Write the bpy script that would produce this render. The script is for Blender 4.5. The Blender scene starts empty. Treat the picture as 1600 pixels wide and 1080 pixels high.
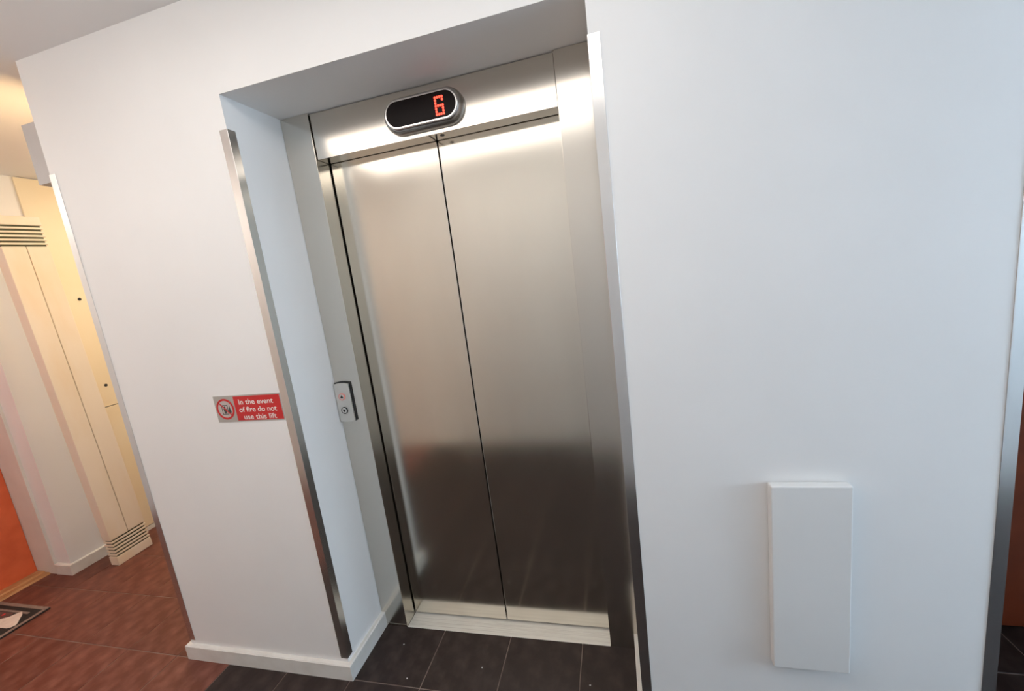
import bpy, bmesh, math, random
from mathutils import Matrix, Vector
random.seed(7)
scene = bpy.context.scene
COL = scene.collection

# ---------------------------------------------------------------- camera
cd = bpy.data.cameras.new('camera')
cam = bpy.data.objects.new('camera', cd)
COL.objects.link(cam)
cd.sensor_width = 36.0
cd.lens = 36.0 * 647.08 / 1600.0
cd.clip_start = 0.02
RW = ((0.9661666109, 0.2257853642, -0.1246717659),
      (-0.0798740385, -0.1976812471, -0.9770067873),
      (-0.2452391035, 0.9539093740, -0.1729586317))
cam.matrix_world = Matrix(((RW[0][0], -RW[1][0], -RW[2][0], 1.13466),
                           (RW[0][1], -RW[1][1], -RW[2][1], -1.17797),
                           (RW[0][2], -RW[1][2], -RW[2][2], 1.50598),
                           (0, 0, 0, 1)))
scene.camera = cam

# ---------------------------------------------------------------- world, exposure
world = bpy.data.worlds.new('world')
scene.world = world
world.use_nodes = True
world.node_tree.nodes['Background'].inputs[0].default_value = (0.8, 0.88, 1.0, 1)
world.node_tree.nodes['Background'].inputs[1].default_value = 0.3
vs = scene.view_settings
vs.view_transform = 'Standard'
vs.look = 'None'
vs.gamma = 1.0
vs.use_curve_mapping = False
vs.exposure = 0.22

LOBBY_LAMP = (0.45, -0.84, (1.0, 0.95, 0.90), 2.55)      # x, y, colour, strength
COOL_FILL = ((0.60, 0.80, 1.0), 12.6)                      # cool fill from an added, unseen window at the hall end
CORRIDOR_FILL = (-1.45, 1.30, (1.0, 0.80, 0.55), 52.0)  # added unseen lamp, brightens the corridor pier and casing
SIDE_FILL = (-1.72, -0.95, (1.0, 0.90, 0.82), 26.0)  # added fill for the left lobby, its door and ceiling
WARM_LAMP = ((1.0, 0.66, 0.32), 35.0)

# ---------------------------------------------------------------- key dimensions (metres)
XL, XR, XE = -0.806, 1.126, 2.045      # outer left corner, opening right, right end of lift wall
ZT, ZC, D = 2.161, 2.437, 0.248        # soffit, ceiling, depth of recess
J0, J1 = 0.119, 1.015                  # clear opening of the lift
YD = 0.326                             # face of the lift doors
YB = -1.58                             # wall behind the photographer
BH, BT = 0.069, 0.018                  # skirting


# ---------------------------------------------------------------- materials
def mat(name, col, rough=0.6, metal=0.0, noise=None, bump=None, spec=None, stretch=None, rvar=0.0, rand=0.0):
    m = bpy.data.materials.new(name)
    m.use_nodes = True
    nt = m.node_tree
    b = nt.nodes['Principled BSDF']
    b.inputs['Base Color'].default_value = (*col, 1)
    b.inputs['Roughness'].default_value = rough
    b.inputs['Metallic'].default_value = metal
    if spec is not None:
        b.inputs['Specular IOR Level'].default_value = spec
    tc = nt.nodes.new('ShaderNodeTexCoord')
    mp = nt.nodes.new('ShaderNodeMapping')
    nt.links.new(tc.outputs['Object'], mp.inputs['Vector'])
    if stretch:
        mp.inputs['Scale'].default_value = stretch
    last = None
    if noise:                              # (scale, second colour, low, high)
        n = nt.nodes.new('ShaderNodeTexNoise')
        n.inputs['Scale'].default_value = noise[0]
        n.inputs['Detail'].default_value = 6
        nt.links.new(mp.outputs[0], n.inputs['Vector'])
        r = nt.nodes.new('ShaderNodeValToRGB')
        r.color_ramp.elements[0].position = noise[2]
        r.color_ramp.elements[0].color = (*col, 1)
        r.color_ramp.elements[1].position = noise[3]
        r.color_ramp.elements[1].color = (*noise[1], 1)
        nt.links.new(n.outputs['Fac'], r.inputs[0])
        last = r.outputs[0]
        if rvar:
            mr = nt.nodes.new('ShaderNodeMapRange')
            mr.inputs['From Min'].default_value = 0.3
            mr.inputs['From Max'].default_value = 0.7
            mr.inputs['To Min'].default_value = rough - rvar
            mr.inputs['To Max'].default_value = rough + rvar
            nt.links.new(n.outputs['Fac'], mr.inputs[0])
            nt.links.new(mr.outputs[0], b.inputs['Roughness'])
    if rand and last is not None:
        oi = nt.nodes.new('ShaderNodeObjectInfo')
        mr2 = nt.nodes.new('ShaderNodeMapRange')
        mr2.inputs['To Min'].default_value = 1 - rand
        mr2.inputs['To Max'].default_value = 1 + rand
        nt.links.new(oi.outputs['Random'], mr2.inputs[0])
        hs = nt.nodes.new('ShaderNodeHueSaturation')
        nt.links.new(last, hs.inputs['Color'])
        nt.links.new(mr2.outputs[0], hs.inputs['Value'])
        last = hs.outputs[0]
    if last is not None:
        nt.links.new(last, b.inputs['Base Color'])
    if bump:
        n2 = nt.nodes.new('ShaderNodeTexNoise')
        n2.inputs['Scale'].default_value = bump[0]
        n2.inputs['Detail'].default_value = 5
        nt.links.new(mp.outputs[0], n2.inputs['Vector'])
        bp = nt.nodes.new('ShaderNodeBump')
        bp.inputs['Strength'].default_value = bump[1]
        bp.inputs['Distance'].default_value = 0.002
        nt.links.new(n2.outputs['Fac'], bp.inputs['Height'])
        nt.links.new(bp.outputs[0], b.inputs['Normal'])
    return m


def emat(name, col, strength, base=(0.8, 0.8, 0.8)):
    m = bpy.data.materials.new(name)
    m.use_nodes = True
    b = m.node_tree.nodes['Principled BSDF']
    b.inputs['Base Color'].default_value = (*base, 1)
    b.inputs['Emission Color'].default_value = (*col, 1)
    b.inputs['Emission Strength'].default_value = strength
    return m


M = {}
M['paint'] = mat('white_wall_paint', (0.86, 0.85, 0.84), 0.55, noise=(3.0, (0.835, 0.825, 0.815), 0.35, 0.7), bump=(90, 0.06))
M['ceil'] = mat('ceiling_paint', (0.87, 0.855, 0.835), 0.7, noise=(2.0, (0.85, 0.835, 0.815), 0.35, 0.7), bump=(70, 0.06))
M['skirt'] = mat('skirting_gloss', (0.78, 0.76, 0.72), 0.35, noise=(14, (0.68, 0.65, 0.60), 0.45, 0.8))
M['steel'] = mat('brushed_steel', (0.69, 0.65, 0.585), 0.19, 1.0, noise=(2.2, (0.63, 0.59, 0.53), 0.3, 0.75), stretch=(1, 1, 0.35), rvar=0.03)
M['steel_door'] = mat('brushed_steel_door', (0.74, 0.70, 0.62), 0.155, 1.0, noise=(2.6, (0.66, 0.615, 0.54), 0.32, 0.72), stretch=(1.3, 1, 0.4), rvar=0.035)
M['guard'] = mat('steel_corner_guard', (0.76, 0.75, 0.74), 0.22, 1.0, noise=(9, (0.68, 0.67, 0.66), 0.3, 0.7), stretch=(1, 1, 0.3))
M['sill'] = mat('aluminium_sill', (0.88, 0.87, 0.82), 0.42, 0.4, noise=(30, (0.76, 0.74, 0.69), 0.4, 0.75), stretch=(0.2, 4, 1))
M['dark'] = mat('black_gap', (0.012, 0.011, 0.010), 0.6, noise=(20, (0.02, 0.018, 0.016), 0.4, 0.7))
M['tile'] = mat('dark_brown_floor_tile', (0.026, 0.017, 0.015), 0.42, noise=(13, (0.070, 0.050, 0.045), 0.42, 0.85), bump=(60, 0.2), spec=0.25, rand=0.14, rvar=0.06, stretch=(1.25, 1, 1))
M['tile_red'] = mat('red_brown_floor_tile', (0.13, 0.040, 0.027), 0.45, noise=(13, (0.27, 0.115, 0.085), 0.40, 0.85), bump=(60, 0.2), spec=0.3, rand=0.08, rvar=0.06, stretch=(1.25, 1, 1))
M['grout'] = mat('grout', (0.26, 0.20, 0.17), 0.85, noise=(8, (0.16, 0.11, 0.095), 0.4, 0.65))
M['orange'] = mat('orange_door_laminate', (0.78, 0.155, 0.055), 0.45, noise=(11, (0.68, 0.12, 0.04), 0.35, 0.7), bump=(70, 0.05))
M['orange_shade'] = mat('orange_door_shade_tone', (0.27, 0.055, 0.018), 0.5, noise=(9, (0.20, 0.04, 0.014), 0.35, 0.7), bump=(70, 0.05))  # orange door made darker, the recess shade is put into its colour
M['frame_white'] = mat('door_frame_white', (0.78, 0.75, 0.70), 0.4, noise=(6, (0.72, 0.69, 0.64), 0.35, 0.7))
M['wood'] = mat('threshold_wood', (0.55, 0.30, 0.13), 0.45, noise=(20, (0.40, 0.19, 0.075), 0.35, 0.7), stretch=(6, 0.6, 1))
M['cream'] = mat('cream_casing', (0.84, 0.75, 0.63), 0.5, noise=(2.4, (0.80, 0.66, 0.48), 0.42, 0.75), stretch=(1, 2.5, 0.8), bump=(8, 0.25))
M['green'] = mat('dark_green_slot', (0.075, 0.085, 0.045), 0.6, noise=(20, (0.055, 0.06, 0.03), 0.4, 0.6))
M['cup'] = mat('cupboard_paint', (0.86, 0.75, 0.55), 0.5, noise=(3, (0.84, 0.71, 0.49), 0.4, 0.7))
M['plastic'] = mat('white_access_cover', (0.80, 0.79, 0.775), 0.4, noise=(4, (0.78, 0.77, 0.755), 0.35, 0.7), bump=(120, 0.02))
M['grey_plastic'] = mat('grey_lamp_housing', (0.52, 0.50, 0.49), 0.5, noise=(8, (0.48, 0.46, 0.45), 0.35, 0.7))
M['bezel'] = mat('satin_bezel', (0.52, 0.51, 0.50), 0.26, 1.0, noise=(8, (0.48, 0.47, 0.46), 0.3, 0.7))
M['bezel_rim'] = mat('bright_bezel_rim', (0.80, 0.78, 0.76), 0.25, 1.0, noise=(8, (0.75, 0.73, 0.71), 0.3, 0.7))
M['screen'] = mat('smoked_screen', (0.008, 0.005, 0.005), 0.4, noise=(8, (0.011, 0.007, 0.007), 0.3, 0.7), spec=0.12)
M['led'] = emat('red_led', (1.0, 0.06, 0.03), 3.2, (0.3, 0.02, 0.02))
M['led_ring'] = emat('call_ring_red', (1.0, 0.10, 0.06), 0.25, (0.45, 0.25, 0.22))
M['button'] = mat('button_steel', (0.72, 0.70, 0.66), 0.3, 0.9, noise=(30, (0.66, 0.64, 0.60), 0.3, 0.7))
M['plate'] = mat('call_plate', (0.70, 0.68, 0.64), 0.34, 0.75, noise=(20, (0.66, 0.64, 0.60), 0.3, 0.7))
M['black'] = mat('black_plastic', (0.015, 0.015, 0.015), 0.4, noise=(30, (0.02, 0.02, 0.02), 0.3, 0.7))
M['sign_red'] = mat('sign_red', (0.62, 0.022, 0.024), 0.4, noise=(12, (0.56, 0.018, 0.02), 0.3, 0.7))
M['sign_grey'] = mat('sign_silver', (0.48, 0.46, 0.43), 0.45, 0.3, noise=(12, (0.44, 0.42, 0.39), 0.3, 0.7))
M['sign_white'] = mat('sign_lettering', (0.86, 0.80, 0.76), 0.5, noise=(40, (0.82, 0.74, 0.70), 0.3, 0.7))
M['sign_pale'] = mat('sign_pale_ground', (0.56, 0.49, 0.47), 0.5, noise=(40, (0.50, 0.44, 0.42), 0.3, 0.7))
M['sign_dark'] = mat('sign_pictogram', (0.045, 0.05, 0.045), 0.5, noise=(40, (0.06, 0.065, 0.06), 0.3, 0.7))
M['mat_black'] = mat('doormat_black', (0.012, 0.009, 0.008), 0.9, noise=(60, (0.025, 0.017, 0.014), 0.3, 0.7), bump=(300, 0.5))
M['mat_grey'] = mat('doormat_border', (0.27, 0.185, 0.15), 0.9, noise=(60, (0.20, 0.135, 0.11), 0.3, 0.7), bump=(300, 0.4))
M['mat_brown'] = mat('doormat_brown_field', (0.14, 0.06, 0.05), 0.9, noise=(60, (0.10, 0.045, 0.04), 0.3, 0.7), bump=(300, 0.4))
M['mat_white'] = mat('doormat_white_print', (0.72, 0.60, 0.53), 0.85, noise=(40, (0.62, 0.50, 0.44), 0.3, 0.7), bump=(300, 0.3))
M['lamp_lobby'] = emat('lobby_lamp_diffuser', LOBBY_LAMP[2], LOBBY_LAMP[3])
M['fill_corr'] = emat('corridor_fill_diffuser', CORRIDOR_FILL[2], CORRIDOR_FILL[3])
M['window_fill'] = emat('fill_window_glow', COOL_FILL[0], COOL_FILL[1])
M['fill_side'] = emat('side_fill_diffuser', SIDE_FILL[2], SIDE_FILL[3])
M['lamp_warm'] = emat('warm_lamp_diffuser', WARM_LAMP[0], WARM_LAMP[1])


# ---------------------------------------------------------------- helpers
def add_box(bm, x0, x1, y0, y1, z0, z1):
    v = [bm.verts.new(c) for c in ((x0, y0, z0), (x1, y0, z0), (x1, y1, z0), (x0, y1, z0),
                                   (x0, y0, z1), (x1, y0, z1), (x1, y1, z1), (x0, y1, z1))]
    for f in ((0, 3, 2, 1), (4, 5, 6, 7), (0, 1, 5, 4), (1, 2, 6, 5), (2, 3, 7, 6), (3, 0, 4, 7)):
        bm.faces.new([v[i] for i in f])


def boxes(*bs):
    bm = bmesh.new()
    for b in bs:
        add_box(bm, *b)
    return bm


def prism(bm, pts, axis, a, b):
    """extrude a 2D outline between a and b along axis ('x','y','z')"""
    def P(p, t):
        return {'x': (t, p[0], p[1]), 'y': (p[0], t, p[1]), 'z': (p[0], p[1], t)}[axis]
    lo = [bm.verts.new(P(p, a)) for p in pts]
    hi = [bm.verts.new(P(p, b)) for p in pts]
    n = len(pts)
    bm.faces.new(lo)
    bm.faces.new(hi[::-1])
    for i in range(n):
        bm.faces.new((lo[i], hi[i], hi[(i + 1) % n], lo[(i + 1) % n]))
    return bm


def loft(bm, rings, cap0=True, cap1=True):
    vs_ = [[bm.verts.new(p) for p in r] for r in rings]
    n = len(vs_[0])
    for a, b in zip(vs_[:-1], vs_[1:]):
        for i in range(n):
            bm.faces.new((a[i], a[(i + 1) % n], b[(i + 1) % n], b[i]))
    if cap0:
        bm.faces.new(vs_[0][::-1])
    if cap1:
        bm.faces.new(vs_[-1])
    return bm


def capsule(cx, cz, w, h, n=20):
    """stadium outline in x-z"""
    r = h / 2
    s = w / 2 - r
    pts = []
    for i in range(n + 1):
        a = -math.pi / 2 + math.pi * i / n
        pts.append((cx + s + r * math.cos(a), cz + r * math.sin(a)))
    for i in range(n + 1):
        a = math.pi / 2 + math.pi * i / n
        pts.append((cx - s + r * math.cos(a), cz + r * math.sin(a)))
    return pts


def circle(cx, cz, r, n=28):
    return [(cx + r * math.cos(2 * math.pi * i / n), cz + r * math.sin(2 * math.pi * i / n)) for i in range(n)]


def obj(name, bm, material, parent=None, bevel=0.0, seg=2, smooth=False):
    bmesh.ops.recalc_face_normals(bm, faces=bm.faces)
    me = bpy.data.meshes.new(name)
    if bevel:
        bmesh.ops.bevel(bm, geom=list(bm.edges), offset=bevel, segments=seg, affect='EDGES', profile=0.5, clamp_overlap=True)
    bm.to_mesh(me)
    bm.free()
    me.materials.append(M[material] if isinstance(material, str) else material)
    if smooth:
        for p in me.polygons:
            p.use_smooth = True
    o = bpy.data.objects.new(name, me)
    COL.objects.link(o)
    if parent is not None:
        o.parent = parent
        o.matrix_parent_inverse = parent.matrix_basis.inverted()
    return o


def thing(name, label, cat, loc=(0, 0, 0), group=None):
    o = bpy.data.objects.new(name, None)
    o.empty_display_size = 0.05
    COL.objects.link(o)
    o.location = loc
    return tag(o, label, cat, group)


def tag(o, label, cat, group=None):
    o['label'] = label
    o['category'] = cat
    if group:
        o['group'] = group
    return o


def struct(o, label, cat):
    o['kind'] = 'structure'
    return tag(o, label, cat)


# ================================================================ the setting
# floor: grout bed with single tiles, 300 mm grid
XMIN, XMAX, YMAX = -2.75, 4.9, 2.3
floor = obj('floor', boxes((XMIN, XMAX, YB - 0.1, YMAX, -0.06, -0.0022)), 'grout')
struct(floor, 'brown ceramic tiled floor with pale grout joints', 'floor')


def tile_mesh(name, material, lx=0.3):
    bm = boxes((0.002, lx - 0.002, 0.002, 0.298, -0.0078, 0.0))
    bmesh.ops.bevel(bm, geom=[e for e in bm.edges if all(v.co.z > -0.001 for v in e.verts)], offset=0.0012, segments=1, affect='EDGES')
    me = bpy.data.meshes.new(name)
    bm.to_mesh(me)
    bm.free()
    me.materials.append(M[material])
    return me


t_dark = tile_mesh('tile_dark', 'tile')
t_red = tile_mesh('tile_red', 'tile_red')
GX, GY = 0.003, -0.010
for i in range(-9, 16):
    for k in range(-6, 7):
        x, y = GX + 0.3 * i, GY + 0.3 * k
        if y > 0.25 and -0.7 < x < 2.0:
            continue                       # inside the lift shaft
        if y > 0.6 and x > -0.7:
            continue
        if i > 9 and k > 0:
            continue
        t = bpy.data.objects.new('tile', t_red if i < -2 else t_dark)
        t.location = (x, y, 0.0)
        COL.objects.link(t)
        t.parent = floor

for sx_, sy_ in ((0.146, 0.162), (0.234, 0.021), (0.941, 0.081), (0.52, 0.10), (0.60, -0.05)):
    bm = bmesh.new()
    loft(bm, [[(sx_ + 0.0032 * math.cos(a * 0.7854), sy_ + 0.0026 * math.sin(a * 0.7854), 0.0) for a in range(8)],
              [(sx_ + 0.0018 * math.cos(a * 0.7854), sy_ + 0.0015 * math.sin(a * 0.7854), 0.0008) for a in range(8)]])
    obj('paint_speck', bm, 'paint', floor)

ceiling = obj('ceiling', boxes((XMIN, XMAX, YB - 0.1, YMAX, ZC, ZC + 0.1)), 'ceil')
struct(ceiling, 'plain white ceiling above the lift wall', 'ceiling')

# wall that holds the lift: left pier, header over the recess, right pier
wf = boxes((XL, 0.0, 0.0, 1.6, 0.0, ZC), (XR, XE, 0.0, 1.6, 0.0, ZC), (0.0, XR, 0.0, 0.47, ZT, ZC), (0.0, XR, 0.47, 1.6, 0.0, ZC))
wall_front = obj('wall_front', wf, 'paint')
struct(wall_front, 'white painted wall with the recess of the lift', 'wall')
wall_back = obj('wall_back', boxes((XMIN, XMAX, YB - 0.1, YB, 0.0, ZC)), 'paint')
struct(wall_back, 'white wall across the lobby from the lift', 'wall')
# left side: flat door set back, then a pier that carries on along the corridor
XP, XO = -2.275, -2.575
wl = boxes((XMIN, XP, 0.40, YMAX, 0.0, ZC), (XMIN, XO + 0.02, YB, -0.62, 0.0, ZC), (XMIN, XO + 0.02, -0.62, 0.40, 2.08, ZC),
           (XMIN, XMIN + 0.05, -0.62, 0.40, 0.0, 2.08))
wall_left = obj('wall_left', wl, 'paint')
struct(wall_left, 'white corridor wall with a pier beside the orange flat door', 'wall')
wall_end = obj('wall_corridor_end', boxes((XP, XL, 2.2, 2.3, 0.0, ZC)), 'paint')
struct(wall_end, 'white wall closing the left corridor', 'wall')
XC = 2.66
wr = boxes((XC, XMAX, 0.0, 0.9, 0.0, ZC), (XE, XC, 0.53, 0.9, 0.0, ZC), (XE, XC, 0.0, 0.50, 2.12, ZC))  # unseen cheek and lintel placed to block light from the recess
wall_right = obj('wall_right', wr, 'paint')
struct(wall_right, 'white wall around the dark door recess at right', 'wall')
wall_far = obj('wall_hall_end', boxes((4.8, XMAX, YB, -1.35, 0.0, ZC), (4.8, XMAX, -0.25, 0.0, 0.0, ZC), (4.8, XMAX, -1.35, -0.25, 0.0, 0.85), (4.8, XMAX, -1.35, -0.25, 2.15, ZC)), 'paint')
struct(wall_far, 'white wall at the far right end of the hall', 'wall')

window = obj('fill_window_1', boxes((4.83, 4.88, -1.35, -1.30, 0.85, 2.15), (4.83, 4.88, -0.30, -0.25, 0.85, 2.15), (4.83, 4.88, -1.30, -0.30, 0.85, 0.90), (4.83, 4.88, -1.30, -0.30, 2.10, 2.15),
                               (4.835, 4.875, -0.82, -0.78, 0.90, 2.10)), 'frame_white')  # added window out of view, glows as cool fill for ceiling and soffit
struct(window, 'added frosted fill-light window at the right end of the hall', 'window')
for y0, y1 in ((-1.30, -0.82), (-0.78, -0.30)):
    obj('pane', boxes((4.85, 4.858, y0, y1, 0.90, 2.10)), 'window_fill', window)


# skirting
def skirt(name, segs, label):
    o = obj(name, boxes(*[(a, b, c, d, 0.0, BH) for a, b, c, d in segs]), 'skirt', bevel=0.003, seg=2)
    struct(o, label, 'baseboard')
    return o


def skirt_path(name, path, label):
    """mitred skirting: path of (x, y) wall corners, room on the right side of the direction"""
    bm = bmesh.new()
    n = len(path)
    outer = []
    for i, p in enumerate(path):
        ns = []
        if i > 0:
            d = Vector((p[0] - path[i - 1][0], p[1] - path[i - 1][1])).normalized()
            ns.append(Vector((d.y, -d.x)))
        if i < n - 1:
            d = Vector((path[i + 1][0] - p[0], path[i + 1][1] - p[1])).normalized()
            ns.append(Vector((d.y, -d.x)))
        if len(ns) == 2:
            s = ns[0] + ns[1]
            s = s / (1 + ns[0].dot(ns[1]))
        else:
            s = ns[0]
        outer.append((p[0] + s.x * BT, p[1] + s.y * BT))
    c = 0.004
    prof = []
    for (px, py), (ox, oy) in zip(path, outer):
        mx, my = ox + (px - ox) * c / BT, oy + (py - oy) * c / BT
        prof.append([(px, py, 0), (ox, oy, 0), (ox, oy, BH - c), (mx, my, BH), (px, py, BH)])
    loft(bm, prof)
    o = obj(name, bm, 'skirt')
    struct(o, label, 'baseboard')
    return o


skirt_path('baseboard_left', [(0.0, D), (0.0, 0.0), (XL, 0.0), (XL, 1.6)][::-1], 'cream skirting wrapped around the wall left of the lift')
skirt_path('baseboard_right', [(XR, D), (XR, 0.0), (XE, 0.0), (XE, 0.5)], 'pale skirting along the wall right of the lift')
skirt_path('baseboard_pier', [(XP - 0.12, 0.40), (XP, 0.40), (XP, 0.74)], 'cream skirting on the pier beside the orange door')
skirt_path('baseboard_back', [(XMAX - 0.1, YB), (XO + 0.02, YB)], 'pale skirting along the wall behind the viewer')


# steel corner guards
def guard(name, x, sx, label, sy=1):
    w, t, z0, z1 = 0.029, 0.0022, 0.086, 2.06
    pts = [(x - sx * t, -t), (x + sx * w, -t), (x + sx * w, 0.0), (x, 0.0), (x, w), (x - sx * t, w)]
    bm = prism(bmesh.new(), pts, 'z', z0, z1)
    o = obj(name, bm, 'guard', bevel=0.0006, seg=1)
    struct(o, label, 'trim')


guard('trim_1', XL, 1, 'steel corner guard at the far left end of the wall')
guard('trim_2', 0.0, -1, 'steel corner guard on the left edge of the lift recess')
guard('trim_3', XR, 1, 'steel corner guard on the right edge of the lift recess')
guard('trim_4', XE, -1, 'steel corner guard at the right end of the wall')

# ================================================================ lift entrance
fr = thing('lift_door_frame', 'brushed steel lift door frame set back in the wall recess', 'door frame', (0.567, D, 0))
# jambs: L-shaped pressed steel, face plus return towards the doors
obj('jamb', prism(bmesh.new(), [(0.001, D), (J0, D), (J0, YD + 0.03), (J0 - 0.012, YD + 0.03), (J0 - 0.012, D + 0.012), (0.001, D + 0.012)], 'z', 0.0, ZT - 0.001), 'steel', fr, bevel=0.0012)
obj('jamb', prism(bmesh.new(), [(XR - 0.001, D), (J1, D), (J1, YD + 0.03), (J1 + 0.012, YD + 0.03), (J1 + 0.012, D + 0.012), (XR - 0.001, D + 0.012)], 'z', 0.0, ZT - 0.001), 'steel', fr, bevel=0.0012)
# header: face and underside
obj('header_panel', prism(bmesh.new(), [(D + 0.007, 2.0), (D + 0.007, ZT - 0.004), (D + 0.017, ZT - 0.004), (D + 0.017, 2.012), (YD - 0.006, 2.012), (YD - 0.006, 2.0)],
    'x', J0 + 0.003, J1 - 0.001), 'steel', fr, bevel=0.001)
obj('back_plate', boxes((J0 - 0.10, J1 + 0.10, YD + 0.045, YD + 0.06, 0.001, ZT - 0.004)), 'dark', fr)
obj('sill', boxes((J0 + 0.001, J1 - 0.001, D, YD + 0.045, -0.004, 0.001)), 'sill', fr, bevel=0.0008, seg=1)
for k in range(3):
    obj('sill_groove', boxes((J0 + 0.003, J1 - 0.003, D + 0.016 + 0.018 * k, D + 0.0175 + 0.018 * k, 0.0004, 0.0014)), 'button', fr)
obj('kick_strip', boxes((0.0195, J0 - 0.0005, D - 0.0008, D, 0.0005, 0.012)), 'steel', fr)
kh = obj('release_keyhole', prism(bmesh.new(), circle(0.608, 0.268 + 0.012, 0.0075, 20), 'z', 1.9985, 2.004), 'dark', fr)
obj('underside_seam', boxes((0.566, 0.570, D + 0.008, YD - 0.007, 1.9992, 2.003)), 'dark', fr)

for x0, x1, lab in ((J0 + 0.005, 0.5655, 'left brushed steel lift door leaf'), (0.5705, J1 - 0.002, 'right brushed steel lift door leaf')):
    t = thing('lift_door_leaf', lab, 'lift door', ((x0 + x1) / 2, YD, 0), 'sliding leaves of the lift door')
    obj('door_skin', boxes((x0, x1, YD, YD + 0.028, 0.007, 2.006)), 'steel_door', t, bevel=0.0014)
    obj('guide_shoe', boxes(((x0 + x1) / 2 - 0.05, (x0 + x1) / 2 + 0.05, YD + 0.006, YD + 0.022, 0.001, 0.010)), 'black', t)

# floor indicator over the doors
cx, cz = 0.566, 2.073
HF = D + 0.007
fi = thing('floor_indicator', 'oval lift floor indicator with a red lit 6', 'indicator', (cx, HF, cz))
rings = []
for k, (w, h, y) in enumerate(((0.290, 0.116, HF), (0.290, 0.116, HF - 0.010), (0.284, 0.110, HF - 0.020), (0.272, 0.100, HF - 0.029), (0.264, 0.092, HF - 0.033), (0.259, 0.087, HF - 0.034))):
    rings.append([(px, y, pz) for px, pz in capsule(cx, cz, w, h)])
obj('bezel', loft(bmesh.new(), rings), 'bezel', fi, smooth=True)
# bright rim as a ring
bm = bmesh.new()
o0 = capsule(cx, cz, 0.260, 0.088)
o1 = capsule(cx, cz, 0.252, 0.080)
loft(bm, [[(a, HF - 0.0335, b) for a, b in o0], [(a, HF - 0.0362, b) for a, b in o0], [(a, HF - 0.0362, b) for a, b in o1], [(a, HF - 0.0335, b) for a, b in o1]], False, False)
obj('rim', bm, 'bezel_rim', fi)
sc = obj('screen', prism(bmesh.new(), capsule(cx, cz, 0.252, 0.080), 'y', HF - 0.0352, HF - 0.0338), 'screen', fi)
# dot-matrix 6
dig = [".###.", "#...#", "#....", "####.", "#...#", "#...#", ".###."]
dig = ["####", "#..#", "#...", "####", "#..#", "#..#", "####"]
bm = bmesh.new()
px0, pz0, sx, sz = 0.6215, 2.096, 0.0082, 0.0086
for r, row in enumerate(dig):
    for c, ch in enumerate(row):
        if ch == '#':
            cc = (px0 + c * sx, pz0 - r * sz)
            prism(bm, [(cc[0] + 0.0037 * math.cos(a), cc[1] + 0.0039 * math.sin(a)) for a in [math.pi * 2 * q / 8 + math.pi / 8 for q in range(8)]], 'y', HF - 0.0360, HF - 0.0350)
obj('digit', bm, 'led', fi)['label'] = 'red dot-matrix figure 6'

# call button panel on the left jamb
cp = thing('call_button_panel', 'small steel lift call panel with up and down buttons', 'call panel', (0.038, D, 0.99))


def plate_outline(x0, x1, z0, z1, bulge, r, n=8):
    pts = []
    for i in range(n + 1):                 # bottom, bowed downwards
        t = i / n
        pts.append((x0 + (x1 - x0) * t, z0 - bulge * (1 - (2 * t - 1) ** 2)))
    for i in range(n + 1):
        t = i / n
        pts.append((x1 - (x1 - x0) * t, z1 + bulge * (1 - (2 * t - 1) ** 2)))
    return pts


obj('back_box', prism(bmesh.new(), plate_outline(0.0035, 0.0775, 0.991, 1.153, 0.005, 0), 'y', D - 0.006, D), 'black', cp, bevel=0.0015)
obj('face_plate', prism(bmesh.new(), plate_outline(0.0035, 0.0725, 0.992, 1.148, 0.005, 0), 'y', D - 0.013, D - 0.0055), 'plate', cp, bevel=0.002)
for bz, up, rm in ((1.096, True, 'led_ring'), (1.038, False, 'black')):
    bx = 0.035
    b = obj('button', prism(bmesh.new(), circle(bx, bz, 0.0125), 'y', D - 0.0165, D - 0.013), 'button', cp, bevel=0.001)
    bm = bmesh.new()
    loft(bm, [[(a, D - 0.0135, c) for a, c in circle(bx, bz, 0.0145)], [(a, D - 0.0168, c) for a, c in circle(bx, bz, 0.0145)],
              [(a, D - 0.0168, c) for a, c in circle(bx, bz, 0.0115)], [(a, D - 0.0135, c) for a, c in circle(bx, bz, 0.0115)]], False, False)
    obj('button_ring', bm, rm, b)
    s = 1 if up else -1
    obj('arrow', prism(bmesh.new(), [(bx - 0.0075, bz - 0.005 * s), (bx + 0.0075, bz - 0.005 * s), (bx, bz + 0.008 * s)], 'y', D - 0.0172, D - 0.0163), 'black', b)

# ================================================================ fire notice
SX0, SX1, SZ0, SZ1 = -0.330, -0.032, 1.092, 1.193
sg = thing('fire_notice_sign', 'red and silver fire notice sign left of the lift', 'sign', ((SX0 + SX1) / 2, 0, SZ0))
obj('plate', boxes((SX0, SX1, -0.0020, 0.0, SZ0, SZ1)), 'sign_grey', sg, bevel=0.0005, seg=1)
obj('red_field', boxes((-0.238, SX1 - 0.003, -0.0026, -0.0018, SZ0 + 0.0045, SZ1 - 0.0045)), 'sign_red', sg)


def text(body, cxx, zz, size, material, parent, y, width=None):
    cu = bpy.data.curves.new('lettering', 'FONT')
    cu.body = body
    cu.size = size
    cu.align_x = 'CENTER'
    cu.offset = 0.00035
    to = bpy.data.objects.new('lettering_tmp', cu)
    COL.objects.link(to)
    dg = bpy.context.evaluated_depsgraph_get()
    me = bpy.data.meshes.new_from_object(to.evaluated_get(dg))
    bpy.data.objects.remove(to)
    xs = [v.co.x for v in me.vertices]
    w = max(xs) - min(xs)
    k = width / w if width else 1.0
    for v in me.vertices:
        v.co = Vector((cxx + v.co.x * k, y, zz + v.co.y))
    me.materials.clear()
    me.materials.append(M[material])
    o = bpy.data.objects.new('lettering', me)
    COL.objects.link(o)
    o.parent = parent
    o.matrix_parent_inverse = parent.matrix_basis.inverted()
    return o


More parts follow.
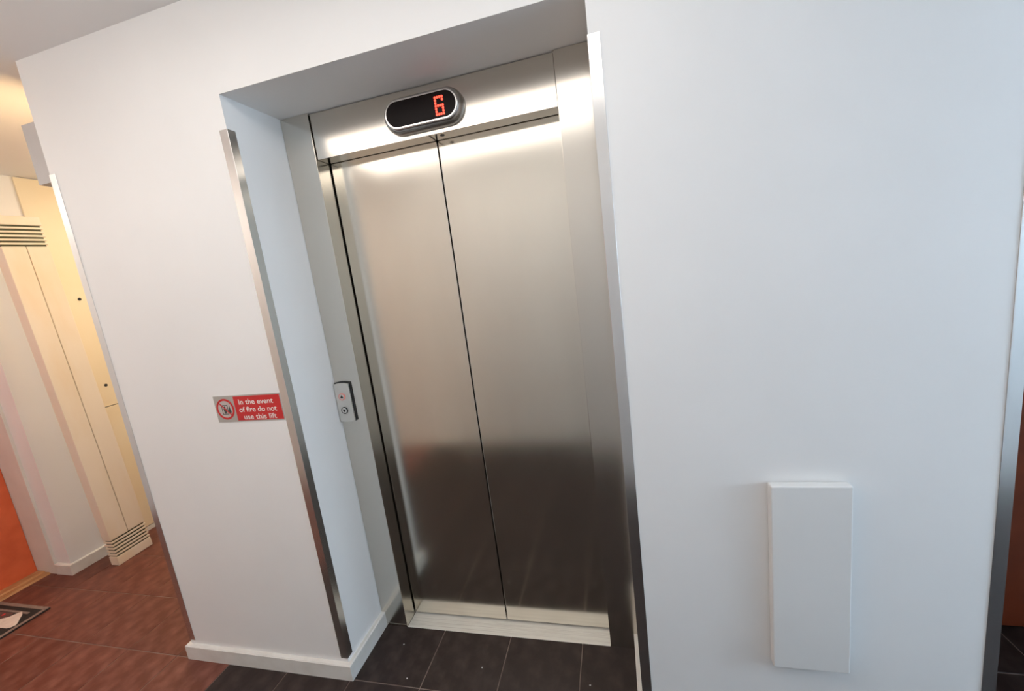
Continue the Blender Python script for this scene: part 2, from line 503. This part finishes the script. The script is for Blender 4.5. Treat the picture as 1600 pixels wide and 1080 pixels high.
text('In the event', -0.142, 1.158, 0.0275, 'sign_white', sg, -0.0030, 0.152)
text('of fire do not', -0.139, 1.129, 0.0275, 'sign_white', sg, -0.0030, 0.166)
text('use this lift', -0.136, 1.101, 0.0275, 'sign_white', sg, -0.0030, 0.144)
pcx, pcz = -0.284, 1.1425
obj('pictogram_ground', prism(bmesh.new(), circle(pcx, pcz, 0.034), 'y', -0.0024, -0.0018), 'sign_pale', sg)
# pictogram: lift car with a figure and a flame beside it
pb = bmesh.new()
add_box(pb, pcx - 0.016, pcx + 0.012, -0.0027, -0.0023, pcz + 0.013, pcz + 0.016)
add_box(pb, pcx - 0.016, pcx - 0.0135, -0.0027, -0.0023, pcz - 0.020, pcz + 0.016)
add_box(pb, pcx + 0.0095, pcx + 0.012, -0.0027, -0.0023, pcz - 0.020, pcz + 0.016)
add_box(pb, pcx - 0.016, pcx + 0.012, -0.0027, -0.0023, pcz - 0.020, pcz - 0.0175)
prism(pb, circle(pcx - 0.002, pcz + 0.007, 0.004, 14), 'y', -0.0027, -0.0023)
prism(pb, [(pcx - 0.009, pcz + 0.002), (pcx + 0.005, pcz + 0.002), (pcx + 0.004, pcz - 0.008), (pcx + 0.003, pcz - 0.0165), (pcx - 0.007, pcz - 0.0165), (pcx - 0.008, pcz - 0.008)], 'y', -0.0027, -0.0023)
prism(pb, [(pcx + 0.014, pcz - 0.018), (pcx + 0.022, pcz - 0.018), (pcx + 0.026, pcz - 0.008), (pcx + 0.022, pcz + 0.001), (pcx + 0.021, pcz + 0.012), (pcx + 0.0155, pcz + 0.003), (pcx + 0.0135, pcz - 0.009)], 'y', -0.0027, -0.0023)
obj('pictogram_lift', pb, 'sign_dark', sg)
bm = bmesh.new()
loft(bm, [[(a, -0.0024, c) for a, c in circle(pcx, pcz, 0.040, 40)], [(a, -0.0030, c) for a, c in circle(pcx, pcz, 0.040, 40)],
          [(a, -0.0030, c) for a, c in circle(pcx, pcz, 0.0325, 40)], [(a, -0.0024, c) for a, c in circle(pcx, pcz, 0.0325, 40)]], False, False)
obj('prohibition_ring', bm, 'sign_red', sg)
s2 = math.sqrt(0.5)
a0, a1, hw = (pcx - 0.036 * s2, pcz + 0.036 * s2), (pcx + 0.036 * s2, pcz - 0.036 * s2), 0.0024 * s2
obj('prohibition_bar', prism(bmesh.new(), [(a0[0] - hw, a0[1] - hw), (a1[0] - hw, a1[1] - hw), (a1[0] + hw, a1[1] + hw), (a0[0] + hw, a0[1] + hw)], 'y', -0.0030, -0.0026), 'sign_red', sg)

# ================================================================ white access cover on the right wall
ac = thing('wall_access_cover', 'tall white cover box low on the wall right of the lift', 'wall cover', (1.6, 0, 0.276))
obj('cover', boxes((1.504, 1.696, -0.031, -0.003, 0.277, 0.854)), 'plastic', ac, bevel=0.0035, seg=3)
obj('back_frame', boxes((1.509, 1.691, -0.004, 0.0, 0.282, 0.849)), 'plastic', ac)

# ================================================================ left: orange flat door, threshold, doormat
d1 = obj('door_1', boxes((XO - 0.045, XO, -0.56, 0.385, 0.012, 2.04)), 'orange', bevel=0.002)
struct(d1, 'orange flat door at the far left', 'door')
obj('door_frame', boxes((XO - 0.05, XP - 0.125, 0.386, 0.3995, 0.0, 2.08), (XO - 0.05, XO + 0.02, -0.62, -0.565, 0.0, 2.08), (XO - 0.05, XO + 0.02, -0.565, 0.386, 2.045, 2.08)), 'frame_white', d1)
th = obj('threshold', prism(bmesh.new(), [(XO - 0.04, 0.0), (XO + 0.118, 0.0), (XO + 0.105, 0.009), (XO + 0.07, 0.009), (XO + 0.06, 0.015), (XO - 0.04, 0.015)], 'y', -0.56, 0.385), 'wood', d1)
obj('door_handle', boxes((XO, XO + 0.05, -0.49, -0.47, 1.0, 1.02), (XO + 0.035, XO + 0.05, -0.49, -0.36, 1.0, 1.02)), 'button', d1, bevel=0.004)

dm = thing('doormat', 'black doormat with pale border and white print by the orange door', 'doormat', (-2.22, -0.2, 0))
MX0, MX1, MY0, MY1 = -2.44, -2.022, -0.53, 0.150
obj('mat_base', boxes((MX0, MX1, MY0, MY1, 0.0, 0.009)), 'mat_black', dm, bevel=0.002)


def frame_bm(x0, x1, y0, y1, w, z0, z1):
    return boxes((x0, x1, y0, y0 + w, z0, z1), (x0, x1, y1 - w, y1, z0, z1), (x0, x0 + w, y0 + w, y1 - w, z0, z1), (x1 - w, x1, y0 + w, y1 - w, z0, z1))


obj('mat_border', frame_bm(MX0 + 0.002, MX1 - 0.002, MY0 + 0.002, MY1 - 0.002, 0.019, 0.0085, 0.0105), 'mat_grey', dm)
obj('mat_inner_line', boxes((MX0 + 0.04, -2.10, 0.094, 0.106, 0.0085, 0.0102)), 'mat_grey', dm)
obj('mat_brown_field', boxes((MX0 + 0.03, -2.20, -0.02, 0.09, 0.0085, 0.0098)), 'mat_brown', dm)
leaf = [(-2.285, 0.012), (-2.223, 0.046), (-2.187, 0.066), (-2.174, 0.090), (-2.158, 0.103), (-2.125, 0.086), (-2.102, 0.066), (-2.075, 0.046), (-2.053, 0.026), (-2.064, 0.010), (-2.082, 0.003), (-2.130, 0.002), (-2.19, -0.012), (-2.25, -0.02)]
obj('mat_print', prism(bmesh.new(), leaf, 'z', 0.0085, 0.0112), 'mat_white', dm)
obj('mat_red_dot', prism(bmesh.new(), circle(-2.252, 0.074, 0.008, 12), 'z', 0.0085, 0.0112), 'sign_red', dm)

# ================================================================ left: tall cream vented casing leaning by the pier
vc = thing('vented_casing', 'tall narrow cream casing with vent slots at both ends by the pier', 'casing', (-2.055, 0.588, 0.0))
W2, T2, HT = 0.101, 0.035, 2.15


def vpart(name, x0, x1, y0, y1, z0, z1, m, bev=0.0):
    o = obj(name, boxes((x0, x1, y0, y1, z0, z1)), m, None, bevel=bev)
    o.parent = vc
    return o


vpart('slot_core', -T2 + 0.008, T2 - 0.008, -W2 + 0.008, W2 - 0.008, 0.01, HT - 0.02, 'green')
vpart('foot', -T2, T2, -W2, W2, 0.0, 0.058, 'cream', 0.003)
vpart('top_cap', -T2, T2, -W2, W2, 2.101, HT, 'cream', 0.003)
for zb in (0.058, 1.984):
    for k in range(5):
        z = zb + 0.0088 + k * 0.0216
        vpart('slat', -T2, T2, -W2, W2, z + 0.0015, z + 0.0120, 'cream', 0.0012)
mid0, mid1 = 0.175, 1.984
vpart('left_leaf', -T2, T2, -W2, -0.0017, mid0, mid1, 'cream', 0.003)
vpart('right_leaf', -T2, T2 - 0.002, 0.0017, W2, mid0, mid1, 'cream', 0.003)
vc.rotation_euler = (math.radians(1.65), 0, 0)
vc.location.z = 0.0029

# riser cupboard on the corridor wall behind the casing
rc = thing('riser_cupboard', 'yellowish cupboard front on the corridor wall behind the vented casing', 'cupboard', (XP, 1.2, 0))
obj('door', boxes((XP, XP + 0.014, 0.70, 1.6, 0.955, 2.432)), 'cup', rc, bevel=0.002)
obj('door', boxes((XP, XP + 0.014, 0.745, 1.6, 0.035, 0.949)), 'cup', rc, bevel=0.002)
obj('plinth', boxes((XP, XP + 0.012, 0.745, 1.6, 0.0, 0.03)), 'skirt', rc)
for z in (1.687, 1.098):
    obj('lock', prism(bmesh.new(), circle(0.840, z, 0.0095, 16), 'x', XP + 0.0135, XP + 0.017), 'black', rc)

# warm wall light on the side of the lift block
wlx0, wlx1, wly0, wly1, wlz0, wlz1 = -0.910, XL, 0.022, 0.34, 2.045, 2.255
wl_ = thing('wall_light', 'grey box wall light just behind the left wall corner', 'wall light', (XL, 0.18, wlz0))
hb = boxes((wlx0 + 0.03, wlx1, wly0, wly1, wlz0, wlz1), (wlx0, wlx0 + 0.03, wly0, wly0 + 0.012, wlz0, wlz1), (wlx0, wlx0 + 0.03, wly1 - 0.012, wly1, wlz0, wlz1),
           (wlx0, wlx0 + 0.03, wly0 + 0.012, wly1 - 0.012, wlz0, wlz0 + 0.010), (wlx0, wlx0 + 0.03, wly0 + 0.012, wly1 - 0.012, wlz0 + 0.116, wlz1))
obj('housing', hb, 'grey_plastic', wl_)
obj('diffuser', boxes((wlx0 + 0.006, wlx0 + 0.0299, wly0 + 0.0125, wly1 - 0.0125, wlz0 + 0.0105, wlz0 + 0.115)), 'lamp_warm', wl_)

# ================================================================ right: dark recess with an orange door
d2 = obj('door_2', boxes((XE + 0.055, XC - 0.035, 0.485, 0.525, 0.006, 2.05)), 'orange_shade', bevel=0.002)
struct(d2, 'orange door in the recess at the right edge, shade put into its colour', 'door')
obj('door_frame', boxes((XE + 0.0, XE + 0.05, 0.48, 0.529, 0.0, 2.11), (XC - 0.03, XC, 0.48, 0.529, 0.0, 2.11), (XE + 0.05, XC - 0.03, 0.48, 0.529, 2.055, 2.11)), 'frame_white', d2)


# ================================================================ lobby panel light, added pendant and corridor fill lamps
def fill_ceiling_lamp(x, y, material, label, r=0.19):
    t = thing('fill_ceiling_light', label, 'ceiling light', (x, y, ZC), 'added round fill lights')
    rr = lambda s, z: [(x + s * math.cos(2 * math.pi * i / 40), y + s * math.sin(2 * math.pi * i / 40), z) for i in range(40)]
    obj('base', loft(bmesh.new(), [rr(r + 0.012, ZC), rr(r + 0.012, ZC - 0.02), rr(r, ZC - 0.024)]), 'plastic', t, smooth=False)
    obj('diffuser', loft(bmesh.new(), [rr(r, ZC - 0.0245), rr(r * 0.97, ZC - 0.036), rr(r * 0.85, ZC - 0.048), rr(r * 0.6, ZC - 0.057), rr(r * 0.25, ZC - 0.061)]), material, t, smooth=True)


lx, ly = LOBBY_LAMP[0], LOBBY_LAMP[1]
bl = thing('ceiling_panel_light', 'wide white panel light on the ceiling in front of the lift', 'ceiling light', (lx, ly, ZC))
HL, ZL = 0.95, ZC - 0.022               # half length, top of the diffuser
for X in (lx - 0.6, lx + 0.6):
    obj('bracket', boxes((X - 0.02, X + 0.02, ly - 0.02, ly + 0.02, ZL, ZC)), 'plastic', bl, bevel=0.002)
prof = ((-0.37, 0.0), (0.37, 0.0), (0.38, 0.015), (0.375, 0.04), (0.34, 0.050), (-0.34, 0.050), (-0.375, 0.04), (-0.38, 0.015))
obj('diffuser', loft(bmesh.new(), [[(X, ly + dy, ZL - dz) for dy, dz in prof] for X in (lx - HL, lx + HL)]), 'lamp_lobby', bl)
for X in (lx - HL - 0.011, lx + HL + 0.011):
    obj('end_cap', boxes((X - 0.0105, X + 0.0105, ly - 0.385, ly + 0.385, ZL - 0.054, ZL + 0.003)), 'plastic', bl, bevel=0.003)
px, py, pz, pr_ = SIDE_FILL[0], SIDE_FILL[1], 2.17, 0.11  # added globe out of view, lifts the light on left lobby and ceiling
pl = thing('fill_pendant', 'added white globe fill light over the left end of the lobby', 'pendant light', (px, py, ZC))
ring = lambda r, z: [(px + r * math.cos(2 * math.pi * i / 28), py + r * math.sin(2 * math.pi * i / 28), z) for i in range(28)]
obj('globe', loft(bmesh.new(), [ring(pr_ * math.sin(math.pi * k / 16), pz + pr_ * math.cos(math.pi * k / 16)) for k in range(1, 16)]), 'fill_side', pl, smooth=True)
obj('rose', loft(bmesh.new(), [ring(0.05, ZC), ring(0.05, ZC - 0.012), ring(0.03, ZC - 0.025)]), 'plastic', pl)
obj('rod', loft(bmesh.new(), [ring(0.007, ZC - 0.025), ring(0.007, pz + pr_ * 0.98)]), 'plastic', pl)
obj('gallery', loft(bmesh.new(), [ring(0.022, pz + pr_ + 0.03), ring(0.035, pz + pr_ - 0.004)]), 'plastic', pl)
fill_ceiling_lamp(CORRIDOR_FILL[0], CORRIDOR_FILL[1], 'fill_corr', 'added round warm fill light in the left corridor', 0.16)  # added fill lamp, hidden behind the lift block
